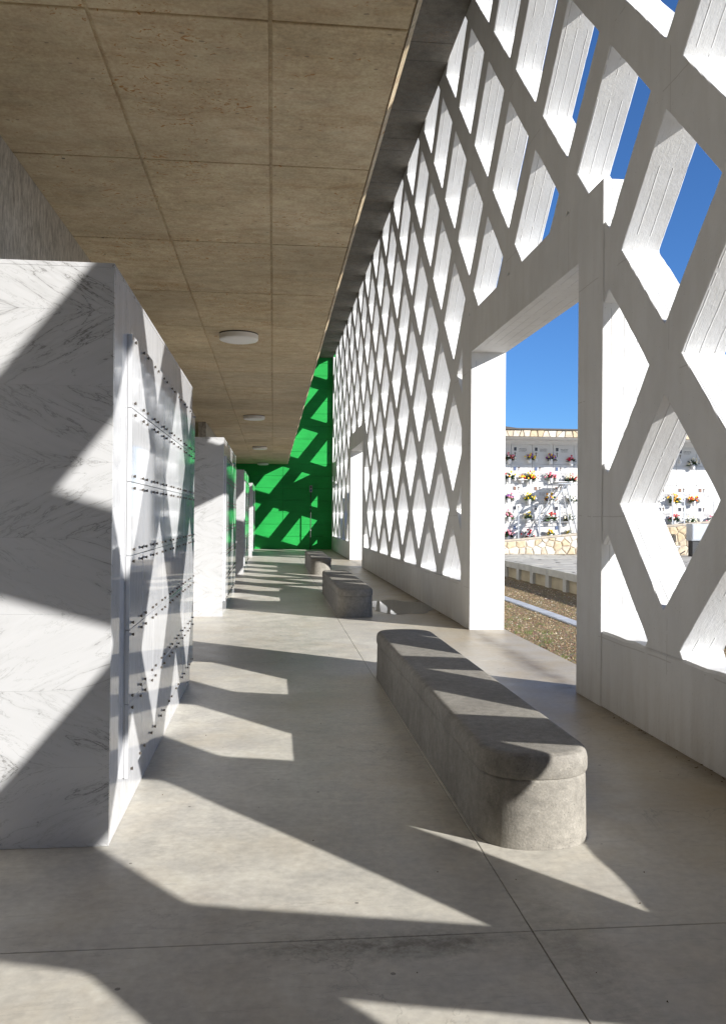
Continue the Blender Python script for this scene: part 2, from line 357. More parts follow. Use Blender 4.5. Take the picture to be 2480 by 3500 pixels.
# ------------------------------------------------------------------ lattice wall
lw = empty('lattice_wall', (W, 15, 0))
tag(lw, 'white painted concrete lattice wall of open diamonds along the whole gallery', 'wall')
def clip(poly, ax, val, keep_less):
    out = []; n = len(poly)
    f = (lambda q: val-q[ax]) if keep_less else (lambda q: q[ax]-val)
    for k in range(n):
        a, b = poly[k], poly[(k+1) % n]; fa, fb = f(a), f(b)
        if fa >= 0: out.append(a)
        if (fa >= 0) != (fb >= 0):
            t = fa/(fa-fb); out.append(tuple(x+(y-x)*t for x, y in zip(a, b)))
    return out if len(out) >= 3 else []
def pieces(poly):
    ps = [clip(clip(poly, 2, SILL, False) or [], 2, TOP+1.05, True)] if poly else []
    ps = [q for q in ps if q]
    for (a, b) in DOORS:
        ya, yb, zt = a-.3, b+.3, DH+.28; nx = []
        for q in ps:
            if max(t[1] for t in q) <= ya or min(t[1] for t in q) >= yb or min(t[2] for t in q) >= zt: nx.append(q); continue
            l = clip(q, 1, ya, True); r = clip(q, 1, yb, False); mid = clip(q, 1, ya, False); mid = clip(mid, 1, yb, True) if mid else []
            mid = clip(mid, 2, zt, False) if mid else []
            nx += [t for t in (l, r, mid) if t]
        ps = nx
    return ps
def area(q):
    v = Vector((0, 0, 0))
    for k in range(1, len(q)-1): v += (Vector(q[k][:3])-Vector(q[0][:3])).cross(Vector(q[k+1][:3])-Vector(q[0][:3]))
    return v.length
P_, Q_, U0, V0 = 2.0915, 1.0309, 16.4024, 1.7171
OA, OB = .792, .780
bays = {}
def bay_of(y):
    return 0 if y < 9.8 else (1 if y < 28.9 else 2)
rng = random.Random(3)
for j in range(-2, 9):
    for i in range(-14, 14):
        uc = U0 + (i - (.5 if j % 2 else 0))*P_; vc = V0 + j*Q_
        if uc-P_/2 > YE or uc+P_/2 < YB: continue
        near = 2 < uc < 16
        nseg = 16 if near else (8 if uc < 26 else 4)
        co = [(OA, 0), (0, OB), (-OA, 0), (0, -OB)]; cc = [(P_/2, 0), (0, Q_), (-P_/2, 0), (0, -Q_)]
        loops = {}
        for nm in ('front', 'rev0', 'rev1', 'back', 'cell'):
            L = []
            for e in range(4):
                A = (cc if nm == 'cell' else co)[e]; B = (cc if nm == 'cell' else co)[(e+1) % 4]
                for t in range(nseg):
                    f = t/nseg; y = A[0]+(B[0]-A[0])*f; z = A[1]+(B[1]-A[1])*f
                    L.append([y, z])
            loops[nm] = L
        nn = 4*nseg
        bow = [rng.uniform(-.006, .006) for _ in range(4)]
        for k in range(nn):
            e = k//nseg; f = (k % nseg)/nseg
            nx_, nz = ((1, 1), (-1, 1), (-1, -1), (1, -1))[e]; nx_ *= .7071; nz *= .7071
            base = bow[e]*math.sin(math.pi*f)
            jf = base + rng.gauss(0, .0024); jb = base + rng.gauss(0, .0024)
            if near and rng.random() < .05: jf += rng.uniform(.004, .013)
            if k % nseg == 0: jf = jb = -.004
            for nm, d in (('front', jf+.006), ('rev0', base if k % nseg else -.004), ('rev1', base if k % nseg else -.004), ('back', jb+.006)):
                loops[nm][k][0] += nx_*d if k % nseg else (d*(1 if e == 0 else -1) if e in (0, 2) else 0)
                loops[nm][k][1] += nz*d if k % nseg else (d*(1 if e == 1 else -1) if e in (1, 3) else 0)
        XX = {'front': W, 'cell': W, 'rev0': W+.006, 'rev1': W+TH-.006, 'back': W+TH}
        off = rng.uniform(0, 40); vo = rng.uniform(0, .1)
        elen = math.hypot(OA, OB)/nseg
        for k in range(nn):
            k2 = (k+1) % nn
            P = lambda nm, q, x=None: (XX[nm] if x is None else x, uc+loops[nm][q][0], vc+loops[nm][q][1], 0., 0.)
            s0, s1 = off+k*elen, off+(k+1)*elen
            R = lambda nm, q, s, v: P(nm, q)[:3]+(s, v+vo)
            quads = [([P('cell', k), P('cell', k2), P('front', k2), P('front', k)], 0),
                     ([P('cell', k, W+TH), P('back', k, None), P('back', k2), P('cell', k2, W+TH)], 0),
                     ([P('front', k), P('front', k2), P('rev0', k2), P('rev0', k)], 0),
                     ([R('rev0', k, s0, 0), R('rev0', k2, s1, 0), R('rev1', k2, s1, TH), R('rev1', k, s0, TH)], 1),
                     ([P('rev1', k), P('rev1', k2), P('back', k2), P('back', k)], 0)]
            for q, mt in quads:
                q = clip(clip(q, 1, YE-.02, True) or [], 1, YB, False) if q else []
                if not q: continue
                for pc in pieces(q):
                    if area(pc) < 1e-7: continue
                    b = bays.setdefault(bay_of(sum(t[1] for t in pc)/len(pc)), MB())
                    b.poly([(t[0]-W, t[1]-.09*min(1, max(0, 2.0-t[1]))*min(1, max(0, (2.7-t[2])/.5))-15, t[2]) for t in pc], mt, [(t[3], t[4]) for t in pc])  # unseen near lattice stretched low down to move the sun patches on the floor
for k in sorted(bays): bays[k].build('lattice_panel', [WHITE, WREV], lw)
for (a, b) in DOORS[1:]:
    f = MB(); x0, x1 = W-.014, 3.28
    o1 = [(a-FR, 0), (a-FR, FT), (b+FR, FT), (b+FR, 0)]; i1 = [(a, 0), (a, DH), (b, DH), (b, 0)]
    if a > 0:
        for k in range(3):
            for x, rev in ((x0, 0), (x1, 1)):
                q = [(x-W, o1[k][0]-15, o1[k][1]), (x-W, o1[k+1][0]-15, o1[k+1][1]), (x-W, i1[k+1][0]-15, i1[k+1][1]), (x-W, i1[k][0]-15, i1[k][1])]
                f.poly(q[::-1] if rev else q)
        for L, rev in ((o1, 0), (i1, 1)):
            dist = 0
            for k in range(3):
                l = math.dist(L[k], L[k+1])
                q = [(x0-W, L[k][0]-15, L[k][1]), (x1-W, L[k][0]-15, L[k][1]), (x1-W, L[k+1][0]-15, L[k+1][1]), (x0-W, L[k+1][0]-15, L[k+1][1])]
                f.poly(q, 1, [(dist, .03), (dist, .03+x1-x0), (dist+l, .03+x1-x0), (dist+l, .03)]); dist += l
        o = f.build('door_frame', [WHITE, WREV], lw, weld=True)
        b_ = o.modifiers.new('bevel', 'BEVEL'); b_.width = .007; b_.segments = 2; b_.limit_method = 'ANGLE'
segs = [(YB, DOORS[1][0]-FR), (DOORS[1][1]+FR, DOORS[2][0]-FR), (DOORS[2][1]+FR, YE-.02)]
for a, b in segs:
    f = MB(); n = max(2, int((b-a)/.16)); x0 = W-.003
    ed = [(a+(b-a)*k/n, rng.gauss(0, .0035)) for k in range(n+1)]
    for (y0, e0), (y1, e1) in zip(ed[:-1], ed[1:]):
        A = lambda x, y, z: (x-W, y-15, z)
        f.poly([A(x0, y0, .001), A(x0, y0, SILL-.02+e0), A(x0, y1, SILL-.02+e1), A(x0, y1, .001)])
        f.poly([A(x0, y0, SILL-.02+e0), A(x0+.016, y0, SILL+e0), A(x0+.016, y1, SILL+e1), A(x0, y1, SILL-.02+e1)])
        f.poly([A(x0+.016, y0, SILL+e0), A(W+TH, y0, SILL+.004), A(W+TH, y1, SILL+.004), A(x0+.016, y1, SILL+e1)])
        f.poly([A(W+TH, y0, -.1), A(W+TH, y1, -.1), A(W+TH, y1, SILL+.004), A(W+TH, y0, SILL+.004)])
    f.build('base_wall', WHITE, lw, weld=True)
ep = MB(); ep.box(-.010, TH+.01, YE-.22-15, YE-.02-15, .001, TOP); ep.build('end_pier', WHITE, lw)
ep = MB(); ep.box(-.008, TH+.008, YE-.56-15, YE-.221-15, .001, 3.2); ep.build('low_shade_pier', WHITE, lw)  # added to trim the lower sun patches on the green wall
ep = MB(); ep.box(-.006, TH+.006, YE-2.0-15, YE-.75-15, 3.05, 4.05); ep.build('shade_panel', WHITE, lw)  # solid panel added to keep sun off part of the green wall
# ------------------------------------------------------------------ green end wall
gw = empty('green_wall', (0, YE, 0)); tag(gw, 'green painted concrete wall closing the far end of the gallery', 'wall')
zc = [0, .60, 1.17, 1.74, 2.31, 2.88, 3.45, 4.02, 4.6, 5.2, 5.8, 6.4, 7.0, 7.6, 8.2, 8.8, 9.4]
for xa, xb, dy in ((-6.2, .47, .0), (.47, 3.4, -.012)):
    for za, zb in zip(zc[:-1], zc[1:]):
        bevel_box('concrete_course', xa+.002, xb-.002, YE+dy, YE+.25, za+.004, zb-.003, GREEN, gw, .005)
bk = MB(); bk.box(-6.2, 3.4, .12, .24, 0, 9.4); bk.build('wall_core', GREEN, gw)
# closing wall behind, outer wall of the rear aisle
ew = MB(); ew.box(-6.2, 3.3, YB-.2, YB-.003, 0, 9.4); tag(ew.build('end_wall', WHITE), 'white wall closing the gallery behind the viewpoint', 'wall')
aw = MB(); aw.box(-6.4, -6.2, YB, YE, 0, HC+.2); tag(aw.build('aisle_wall', BEAM), 'dark concrete wall at the back of the rear aisle', 'wall')
# ------------------------------------------------------------------ marble niche blocks and back walls
BLK = [(4.26, 'nearest'), (13.66, 'second'), (23.3, 'third'), (32.9, 'farthest')]
XF = -.77; BH = 2.81; BL = 4.09
back_lab = ['streaked grey marble wall rising to the ceiling behind the nearest block', 'streaked grey marble wall rising to the ceiling behind the second block',
            'grey marble wall with a dark end face behind the third block', 'grey marble wall reaching the ceiling behind the farthest block']
blk_lab = ['large white veined marble niche block nearest the viewer at the left', 'second marble niche block from the viewer, diagonal shadow across its front',
           'third marble niche block from the viewer, in front of the green wall', 'farthest marble niche block, a narrow sliver beside the green wall']
def copy_obj(o, parent):
    c = o.copy(); COL.objects.link(c); c.parent = parent; return c
pan_me = None; stud_me = None
for bi, (y0, nm) in enumerate(BLK):
    L = BL if bi == 0 else 4.35
    bw = MB(); bw.box(-.20, 0, -.65, L+.35, 0, HC-.003)
    o = bw.build('back_wall', MARB_B); o.location = (XB, y0, 0); tag(o, back_lab[bi], 'wall', 'grey marble walls behind the niche blocks')
    R = empty('niche_block', (XF, y0, 0)); tag(R, blk_lab[bi], 'marble block', 'marble niche blocks along the gallery')
    wd = XF-XB-.004
    core = MB(); core.box(-wd, -.02, .02, L-.004, .003, BH-.012); core.build('core', JOINT, R)
    zs = [0.002] + [.018+.366*k for k in range(1, 8)] + [BH-.022]
    for za, zb in zip(zs[:-1], zs[1:]):
        o = bevel_box('front_slab', -wd, 0, 0, .03, za+.0002, zb-.0002, MARB_F, None, .0003); o.parent = R
    o = bevel_box('top_slab', -wd, .0005, -.0005, L+.0005, BH-.0215, BH, MARB_F, None, .0006); o.parent = R
    # border of the side face, panels stand 25 mm proud of it
    P0 = .39; cw = .4625; ncol = 8; pz0 = .205; rh = .391
    for (ya, yb, za, zb) in ((.031, P0, .002, BH-.022), (P0+.0005, L-.006, .002, pz0-.001), (P0+.0005, L-.006, pz0+6*rh+.001, BH-.022), (P0+ncol*cw, L-.006, pz0, pz0+6*rh)):
        if yb-ya > .005:
            o = bevel_box('border_slab', -.03, -.0005, ya, yb, za, zb, MARB_S, None, .001); o.parent = R
    bp = MB(); bp.box(-.021, .0035, P0+.004, P0+ncol*cw-.004, pz0+.004, pz0+6*rh-.004); bp.build('panel_bed', MARB_S, R)
    if pan_me is None:
        b = bmesh.new(); bmesh.ops.create_cube(b, size=1)
        for v in b.verts: v.co = (v.co.x*.021, v.co.y*(cw-.003), v.co.z*(rh-.003))
        bmesh.ops.bevel(b, geom=b.edges[:], offset=.0012, segments=1, affect='EDGES')
        pan_me = bpy.data.meshes.new('niche_panel'); b.to_mesh(pan_me); b.free(); pan_me.materials.append(MARB_S)
        sm_ = MB(); sm_.box(0, .006, -.005, .005, -.005, .005); sm_.box(.006, .013, -.0075, .0075, -.0075, .0075); stud_me = sm_.mesh('stud', BRONZE)
    allst = MB()
    for c_ in range(ncol):
        for r_ in range(6):
            o = bpy.data.objects.new('niche_panel', pan_me); COL.objects.link(o); o.parent = R
            cy, cz = P0+(c_+.5)*cw, pz0+(r_+.5)*rh
            o.location = (.0145+random.uniform(-.0008, .0008), cy, cz)
            o.rotation_euler = (0, random.uniform(-.0016, .0016), random.uniform(-.0022, .0022))
            for sy in (-1, 1):
                for sz in (-1, 1):
                    if bi == 0:
                        q = bpy.data.objects.new('stud', stud_me); COL.objects.link(q); q.parent = o
                        q.location = (.0105, sy*(cw/2-.083), sz*(rh/2-.032))
                    else:
                        yy, zz = cy+sy*(cw/2-.083), cz+sz*(rh/2-.032); allst.box(.024, .036, yy-.008, yy+.008, zz-.008, zz+.008)
    if bi: tag(allst.build('studs', BRONZE, R), kind='stuff')
# ------------------------------------------------------------------ benches
def stadium(x0, x1, y0, y1, inset, n=14):
    r = (x1-x0)/2; cx = (x0+x1)/2; pts = []
    e = 2.35
    for yc, sgn in ((y1-r*.95, 1), (y0+r*.95, -1)):
        for k in range(n+1):
            t = math.pi*k/n; c, s_ = math.cos(t), math.sin(t)
            px = math.copysign(abs(c)**(2/e), c)*(r-inset); py = abs(s_)**(2/e)*(r*.95-inset)
            pts.append((cx+px*sgn, yc+py*sgn))
    return pts
def loft(rings):
    mb = MB(); n = len(rings[0])
    for A, B in zip(rings[:-1], rings[1:]):
        for k in range(n): mb.poly([A[k], A[(k+1) % n], B[(k+1) % n], B[k]])
    mb.poly(rings[-1]); mb.poly(rings[0][::-1]); return mb
bl = ['long grey concrete bench with rounded ends nearest the viewer', 'second concrete bench from the viewer, beside the puddle', 'farthest concrete bench, its rounded end half in sun']
for k, y0 in enumerate((4.04, 13.45, 23.2)):
    R = empty('bench', (1.312, y0+2.33, 0)); tag(R, bl[k], 'bench', 'concrete benches in a row')
    def ring(ins, z, jit=0):
        return [(x, y+jit, z) for x, y in stadium(-.285, .285, -2.33, 2.33, ins)]
    ba = loft([ring(.0, .001), ring(.004, .03), ring(.008, .30), ring(.009, .322), ring(.016, .333)])
    o = ba.build('base', BENCH, R, weld=True, smooth=True)
    cp = loft([ring(.020, .329), ring(.006, .337), ring(.001, .350), ring(.0, .375), ring(.001, .410), ring(.006, .430), ring(.015, .4445), ring(.027, .4525), ring(.04, .4555), ring(.06, .456)])
    o2 = cp.build('seat', BENCH, R, weld=True, smooth=True)
    for q in (o, o2): q.data.set_sharp_from_angle(angle=.42)
# ------------------------------------------------------------------ ceiling lamps (unlit)
LAMP = plain('opal_plastic', (.86, .85, .83), .35, .5, .03)
LBASE = plain('lamp_gasket', (.04, .04, .04), .6)
ll = ['largest round white ceiling lamp nearest the viewer', 'second round ceiling lamp from the viewer', 'third round ceiling lamp from the viewer', 'farthest round ceiling lamp just before the green wall']
for k in range(4):
    R = empty('ceiling_lamp', (-.47, 11.55+9.5*k, HC-.001)); tag(R, ll[k], 'lamp', 'round lamps along the ceiling')
    b = MB(); lathe(b, [(0, -.012), (.257, -.008), (.257, 0), (0, 0)], 40); b.build('base_plate', LBASE, R, weld=True)
    d = MB(); lathe(d, [(0, -.105), (.12, -.103), (.20, -.097), (.245, -.085), (.252, -.076), (.256, -.072), (.258, -.013), (0, -.013)], 48); o = d.build('diffuser', LAMP, R, weld=True, smooth=True)
    o.data.set_sharp_from_angle(angle=.5)
# ------------------------------------------------------------------ puddle
m = N('standing_water'); p = m.pos()
PUD = m.done((.12, .105, .085), .03, .5, m.bump(m.noise(p, 2, 2), .02, .01), **{'IOR': 1.33})
pts = []
for k in range(60):
    t = 2*math.pi*k/60; r = 1+.10*math.sin(3*t+1)+.08*math.sin(5*t+.3)+.05*math.sin(9*t)+random.uniform(-.02, .02)
    x, y = 2.25+.62*r*math.cos(t), 15.1+1.15*r*math.sin(t)
    pts.append((min(x, W-.006)-2.25, y-15.1, .004))
pm = MB(); pm.poly(pts); o = pm.build('puddle', PUD); o.location = (2.25, 15.1, 0)
tag(o, 'shallow puddle of water on the floor against the lattice wall', 'puddle')
# ------------------------------------------------------------------ conduit and box on green wall
R = empty('switch_post', (1.76, 40.4, 0)); tag(R, 'thin dark post with a small box of two round sockets before green wall', 'post')
DKM = plain('dark_metal', (.035, .035, .035), .45, .5); GRM = plain('grey_metal', (.30, .31, .32), .4, .5, Metallic=.5)
b = MB(); tube(b, (0, 0, 0), (0, 0, 2.72), .022, 8); b.build('pole', DKM, R)
b = MB(); b.box(-.05, .05, -.05, .05, 0, .012); b.build('foot_plate', DKM, R)
for z in (.9, 1.9):
    b = MB(); tube(b, (0, 0, z-.02), (0, 0, z+.02), .03, 8); b.build('clamp', GRM, R)
o = bevel_box('box', -.07, .07, -.06, .04, 2.68, 3.0, GRM, None, .01); o.parent = R
for z, cm in ((2.92, DKM), (2.77, plain('blue_socket', (.03, .07, .22), .4))):
    b = MB(); lathe(b, [(0, .02), (.042, .02), (.046, 0), (0, 0)], 14); q = b.build('socket', cm, o); q.rotation_euler = (math.pi/2, 0, 0); q.location = (0, -.05, z-2.84)

# ================================================================== outdoors
# ground sheet
m = N('gravel_ground'); p = m.pos()
g0 = m.noise(p, .35, 6, .6); gv = m.vor(p, 38, out='Color'); gd = m.vor(p, 38)
c = m.ramp(g0, [(.3, (.24, .175, .095)), (.7, (.33, .255, .15))])
c = m.mix(.55, c, m.mix(1.0, c, gv, 'MULTIPLY')); gr = m.ramp(m.noise(p, 2.2, 6, .7), [(.62, 0.0), (.74, .5)])
c = m.mix(gr, c, (.13, .15, .055))
GROUND = m.done(c, .9, .15, m.bump(gd, .9, .03))
gr_ = MB(); gr_.poly([(-900, -900, 0), (900, -900, 0), (900, 900, 0), (-900, 900, 0)])
o = gr_.build('ground', GROUND); o.location = (0, 0, -.105); tag(o, kind='structure')
# loose gravel near the doorway
m = N('pebbles'); p = m.pos(); wn = m.n('TexWhiteNoise', noise_dimensions='3D'); sn_ = m.n('VectorMath', operation='SNAP'); m.l(p, sn_.inputs[0]); sn_.inputs[1].default_value = (.045, .045, .5); m.l(sn_.outputs[0], wn.inputs['Vector'])
PEB = m.done(m.ramp(wn.outputs['Value'], [(.0, (.10, .07, .037)), (.5, (.25, .185, .105)), (.93, (.36, .28, .175)), (1.0, (.58, .53, .45))]), .85, .2)
g = MB(); rp = random.Random(5)
for k in range(26000):
    x = rp.uniform(3.31, 6.62); y = rp.uniform(7.5, 26)
    if 4.70 < x < 4.96 and rp.random() < .93: continue
    r = rp.uniform(.006, .017) if rp.random() < .95 else rp.uniform(.018, .03)
    a = rp.uniform(0, 6.28); sx, sy_, sz_ = r*rp.uniform(.8, 1.5), r*rp.uniform(.6, 1), r*rp.uniform(.4, .8)
    ca, sa = math.cos(a), math.sin(a)
    P = [(x+ca*sx, y+sa*sx), (x-sa*sy_, y+ca*sy_), (x-ca*sx, y-sa*sx), (x+sa*sy_, y-ca*sy_)]
    t = (x+rp.uniform(-.3, .3)*r, y+rp.uniform(-.3, .3)*r, -.102+sz_)
    for q in range(4): g.poly([P[q]+(-.107,), P[(q+1) % 4]+(-.107,), t])
tag(g.build('gravel', PEB), 'loose brown gravel on the ground outside the doorway', 'gravel', kind='stuff')
GRASS = plain('grass_blades', (.10, .14, .035), .7, .2, .3)
g = MB()
for k in range(34):
    x, y = rp.uniform(3.4, 4.6), rp.uniform(9, 17)
    for q in range(14):
        a = rp.uniform(0, 6.28); l = rp.uniform(.02, .06); bx, by = x+rp.gauss(0, .05), y+rp.gauss(0, .05)
        g.poly([(bx-.004, by, -.105), (bx+.004, by, -.105), (bx+math.cos(a)*l*.6, by+math.sin(a)*l*.6, -.105+l)])
tag(g.build('grass_tufts', GRASS), 'sparse green weeds sprouting through the gravel', 'grass', kind='stuff')
# drainage channel, one metre pieces
CHAN = plain('channel_concrete', (.36, .38, .41), .7, .3, .15, 5)
R = empty('drain_channel', (4.83, 16, -.1)); tag(R, 'pale blue grey concrete drain strip running through the gravel', 'drain')
for k in range(-9, 14):
    o = bevel_box('channel_piece', -.11, .11, k+.004, k+.996, -.05, .018+random.uniform(-.003, .003), CHAN, None, .006); o.parent = R
# retaining kerb of precast elements
KERB = plain('precast_concrete', (.40, .39, .35), .8, .2, .14, 3); KERBIN = plain('stained_precast_concrete', (.36, .31, .215), .85, .2, .2, 2.5)
R = empty('retaining_wall', (6.63, 19.13, -.1)); tag(R, 'low retaining wall of precast concrete frames beside the gravel', 'retaining wall')
em = None
for k in range(-6, 11):
    if em is None:
        e = MB(); L = 1.262; h = .452
        e.box(0, .16, .004, .12, -.1, h); e.box(0, .16, L-.12, L-.004, -.1, h); e.box(.001, .16, .12, L-.12, h-.165, h-.0005)
        e.box(.075, .155, .12, L-.12, -.1, h-.165, 1); em = e.mesh('precast_element', [KERB, KERBIN])
    o = bpy.data.objects.new('precast_element', em); COL.objects.link(o); o.parent = R; o.location = (random.uniform(-.006, .006), k*1.267, random.uniform(-.006, .006))
# paved terrace behind it
m = N('worn_paving'); p = m.pos(); r = m.rnd()
c = m.ramp(m.noise(p, 1.4, 6, .65), [(.3, (.34, .325, .29)), (.7, (.50, .485, .44))]); c = m.mix(m.math('MULTIPLY', r, .4), c, (.30, .28, .25))
c = m.mix(m.ramp(m.noise(p, 4, 6, .7), [(.58, 0.0), (.72, .6)]), c, (.28, .20, .13))
PAVE = m.done(c, .8, .25, m.bump(m.noise(p, 20, 5), .3, .01))
R = empty('paving', (6.8, 10, .35)); tag(R, kind='structure')
b = MB(); b.box(-.01, 60, -30, 60, -.3, -.022); b.build('paving_bed', JOINT if False else KERBIN, R)
b = MB(); b.box(5.0, 60, -30, 60, -.2, -.002); b.box(0, 5.0, -30, 6.0, -.2, -.002); b.box(0, 5, 22.6, 60, -.2, -.002); b.build('outer_paving', PAVE, R)
pm_ = {}
yy = 6.0; row = 0
while yy < 22.5:
    xx = -(row % 2)*.35; 
    while xx < 4.95:
        x0 = max(0, xx); x1 = min(4.995, xx+.7)
        if x1-x0 > .06:
            key = round(x1-x0, 3)
            if key not in pm_:
                b = bmesh.new(); bmesh.ops.create_cube(b, size=1)
                for v in b.verts: v.co = (v.co.x*(key-.012), v.co.y*.398, v.co.z*.05)
                bmesh.ops.bevel(b, geom=[e for e in b.edges if all(q.co.z > 0 for q in e.verts)], offset=.006, segments=1, affect='EDGES')
                me = bpy.data.meshes.new('paver'); b.to_mesh(me); b.free(); me.materials.append(PAVE); pm_[key] = me
            o = bpy.data.objects.new('paver', pm_[key]); COL.objects.link(o); o.parent = R
            o.location = ((x0+x1)/2, yy+.206, -.025+random.uniform(-.006, .009)); o.rotation_euler = (random.uniform(-.012, .012), random.uniform(-.008, .008), 0)
        xx += .7
    yy += .412; row += 1
# ---- irregular stone cladding: Voronoi cells clipped to a region
def hclip(poly, nx, nz, d):
    out = []
    for k in range(len(poly)):
        a, b = poly[k], poly[(k+1) % len(poly)]; fa = d-(a[0]*nx+a[1]*nz); fb = d-(b[0]*nx+b[1]*nz)
        if fa >= 0: out.append(a)
        if (fa >= 0) != (fb >= 0): t = fa/(fa-fb); out.append((a[0]+(b[0]-a[0])*t, a[1]+(b[1]-a[1])*t))
    return out
def stones(region, size, seed, gap=.015):
    rg = random.Random(seed); x0, x1 = min(p[0] for p in region), max(p[0] for p in region); z0, z1 = min(p[1] for p in region), max(p[1] for p in region)
    nx, nz = max(1, round((x1-x0)/size)), max(1, round((z1-z0)/(size*.8))); S_ = []
    for i in range(nx):
        for j in range(nz): S_.append((x0+(i+.5+rg.uniform(-.42, .42))*(x1-x0)/nx, z0+(j+.5+rg.uniform(-.42, .42))*(z1-z0)/nz))
    out = []
    for a in S_:
        q = list(region)
        for b in S_:
            if a is b or abs(a[0]-b[0]) > 3*size: continue
            n = (b[0]-a[0], b[1]-a[1]); L = math.hypot(*n); n = (n[0]/L, n[1]/L)
            q = hclip(q, n[0], n[1], (a[0]+b[0])/2*n[0]+(a[1]+b[1])/2*n[1]-gap/2)
            if len(q) < 3: break
        if len(q) >= 3: out.append(q)
    return out
def stone_obj(q, y, parent, mats, name='stone'):
    cx = sum(t[0] for t in q)/len(q); cz = sum(t[1] for t in q)/len(q); n = len(q)
    if max(math.dist(t, (cx, cz)) for t in q) < .05: return
    mb = MB(); d = random.uniform(.018, .036); A = [(t[0]-cx, 0, t[1]-cz) for t in q]
    B = [(.94*t[0], -d*.7, .94*t[2]) for t in A]; Cc = [(.72*t[0], -d-random.uniform(0, .012), .72*t[2]) for t in A]
    for k in range(n):
        k2 = (k+1) % n; mb.poly([A[k], A[k2], B[k2], B[k]]); mb.poly([B[k], B[k2], Cc[k2], Cc[k]])
    mb.poly(Cc); o = mb.build(name, random.choice(mats), parent, weld=True); o.location = Vector((cx, y, cz)) - (parent.matrix_local.translation if parent else Vector())
STONES = [plain('stone_cream', (.58, .51, .41), .85, .2, .2, 9), plain('stone_ochre', (.52, .42, .28), .85, .2, .2, 9), plain('stone_pale', (.68, .63, .53), .85, .2, .15, 9), plain('stone_buff', (.52, .44, .33), .85, .2, .2, 9)]
MORTAR = plain('mortar', (.44, .40, .35), .9, .1)
# ramp wall
zt = lambda x: .79+.095*(x-7.7)
R = empty('stone_wall', (0, 28, 0)); tag(R, 'low rubble stone wall with sloping top in front of the niche wall', 'wall')
b = MB(); A, B = 6.8, 18
b.poly([(A, 0, .3), (B, 0, .3), (B, 0, zt(B)), (A, 0, zt(A))]); b.poly([(A, 0, zt(A)), (B, 0, zt(B)), (B, .3, zt(B)), (A, .3, zt(A))]); b.poly([(A, .3, .3), (A, .3, zt(A)), (B, .3, zt(B)), (B, .3, .3)]); b.poly([(A, 0, .3), (A, 0, zt(A)), (A, .3, zt(A)), (A, .3, .3)])
b.build('mortar_core', MORTAR, R)
for q in stones([(7.0, .36), (11.2, .36), (11.2, zt(11.2)-.03), (7.0, zt(7.0)-.03)], .27, 4): stone_obj([(x, z) for x, z in q], 0, R, STONES)
for q in stones([(13.0, .36), (16, .36), (16, zt(16)-.03), (13.0, zt(13)-.03)], .32, 9): stone_obj([(x, z) for x, z in q], 0, R, STONES)
COP = plain('coping_stone', (.46, .40, .32), .85, .2, .2, 4)
for k in range(16):
    x0, x1 = 6.8+k*.7, 6.8+k*.7+.69
    c_ = MB(); c_.poly([(x0, -.03, zt(x0)), (x1, -.03, zt(x1)), (x1, -.03, zt(x1)+.05), (x0, -.03, zt(x0)+.05)]); c_.poly([(x0, -.03, zt(x0)+.05), (x1, -.03, zt(x1)+.05), (x1, .34, zt(x1)+.05), (x0, .34, zt(x0)+.05)])
    c_.poly([(x0, -.03, zt(x0)), (x0, -.03, zt(x0)+.05), (x0, .34, zt(x0)+.05), (x0, .34, zt(x0))]); c_.poly([(x1, -.03, zt(x1)), (x1, .34, zt(x1)), (x1, .34, zt(x1)+.05), (x1, -.03, zt(x1)+.05)]); c_.build('coping', COP, R)
te = MB(); te.box(7.0, 18, 28.3, 29.6, .3, .70); tag(te.build('terrace', PAVE), kind='structure')
# railing
STEEL = plain('galvanised_steel', (.48, .49, .50), .4, .5, .08, Metallic=.6)
R = empty('railing', (8.16, 28.14, zt(8.16)+.05)); tag(R, 'thin galvanised railing posts with wires on the stone wall', 'railing')
px = [8.16, 8.88, 9.58, 10.3, 13.53, 13.95, 15.02]
for x in px:
    b = MB(); zb = zt(x)-zt(8.16); b.box(x-8.16-.016, x-8.16+.016, -.02, .02, zb, zb+1.04); b.box(x-8.16-.05, x-8.16+.05, -.05, .05, zb, zb+.01); b.build('post', STEEL, R)
for h in (.3, .62, .98):
    b = MB(); tube(b, (-1.5, 0, h-.14), (7.6, 0, h+zt(15.76)-zt(8.16)), .004, 4); b.build('wire', STEEL, R)
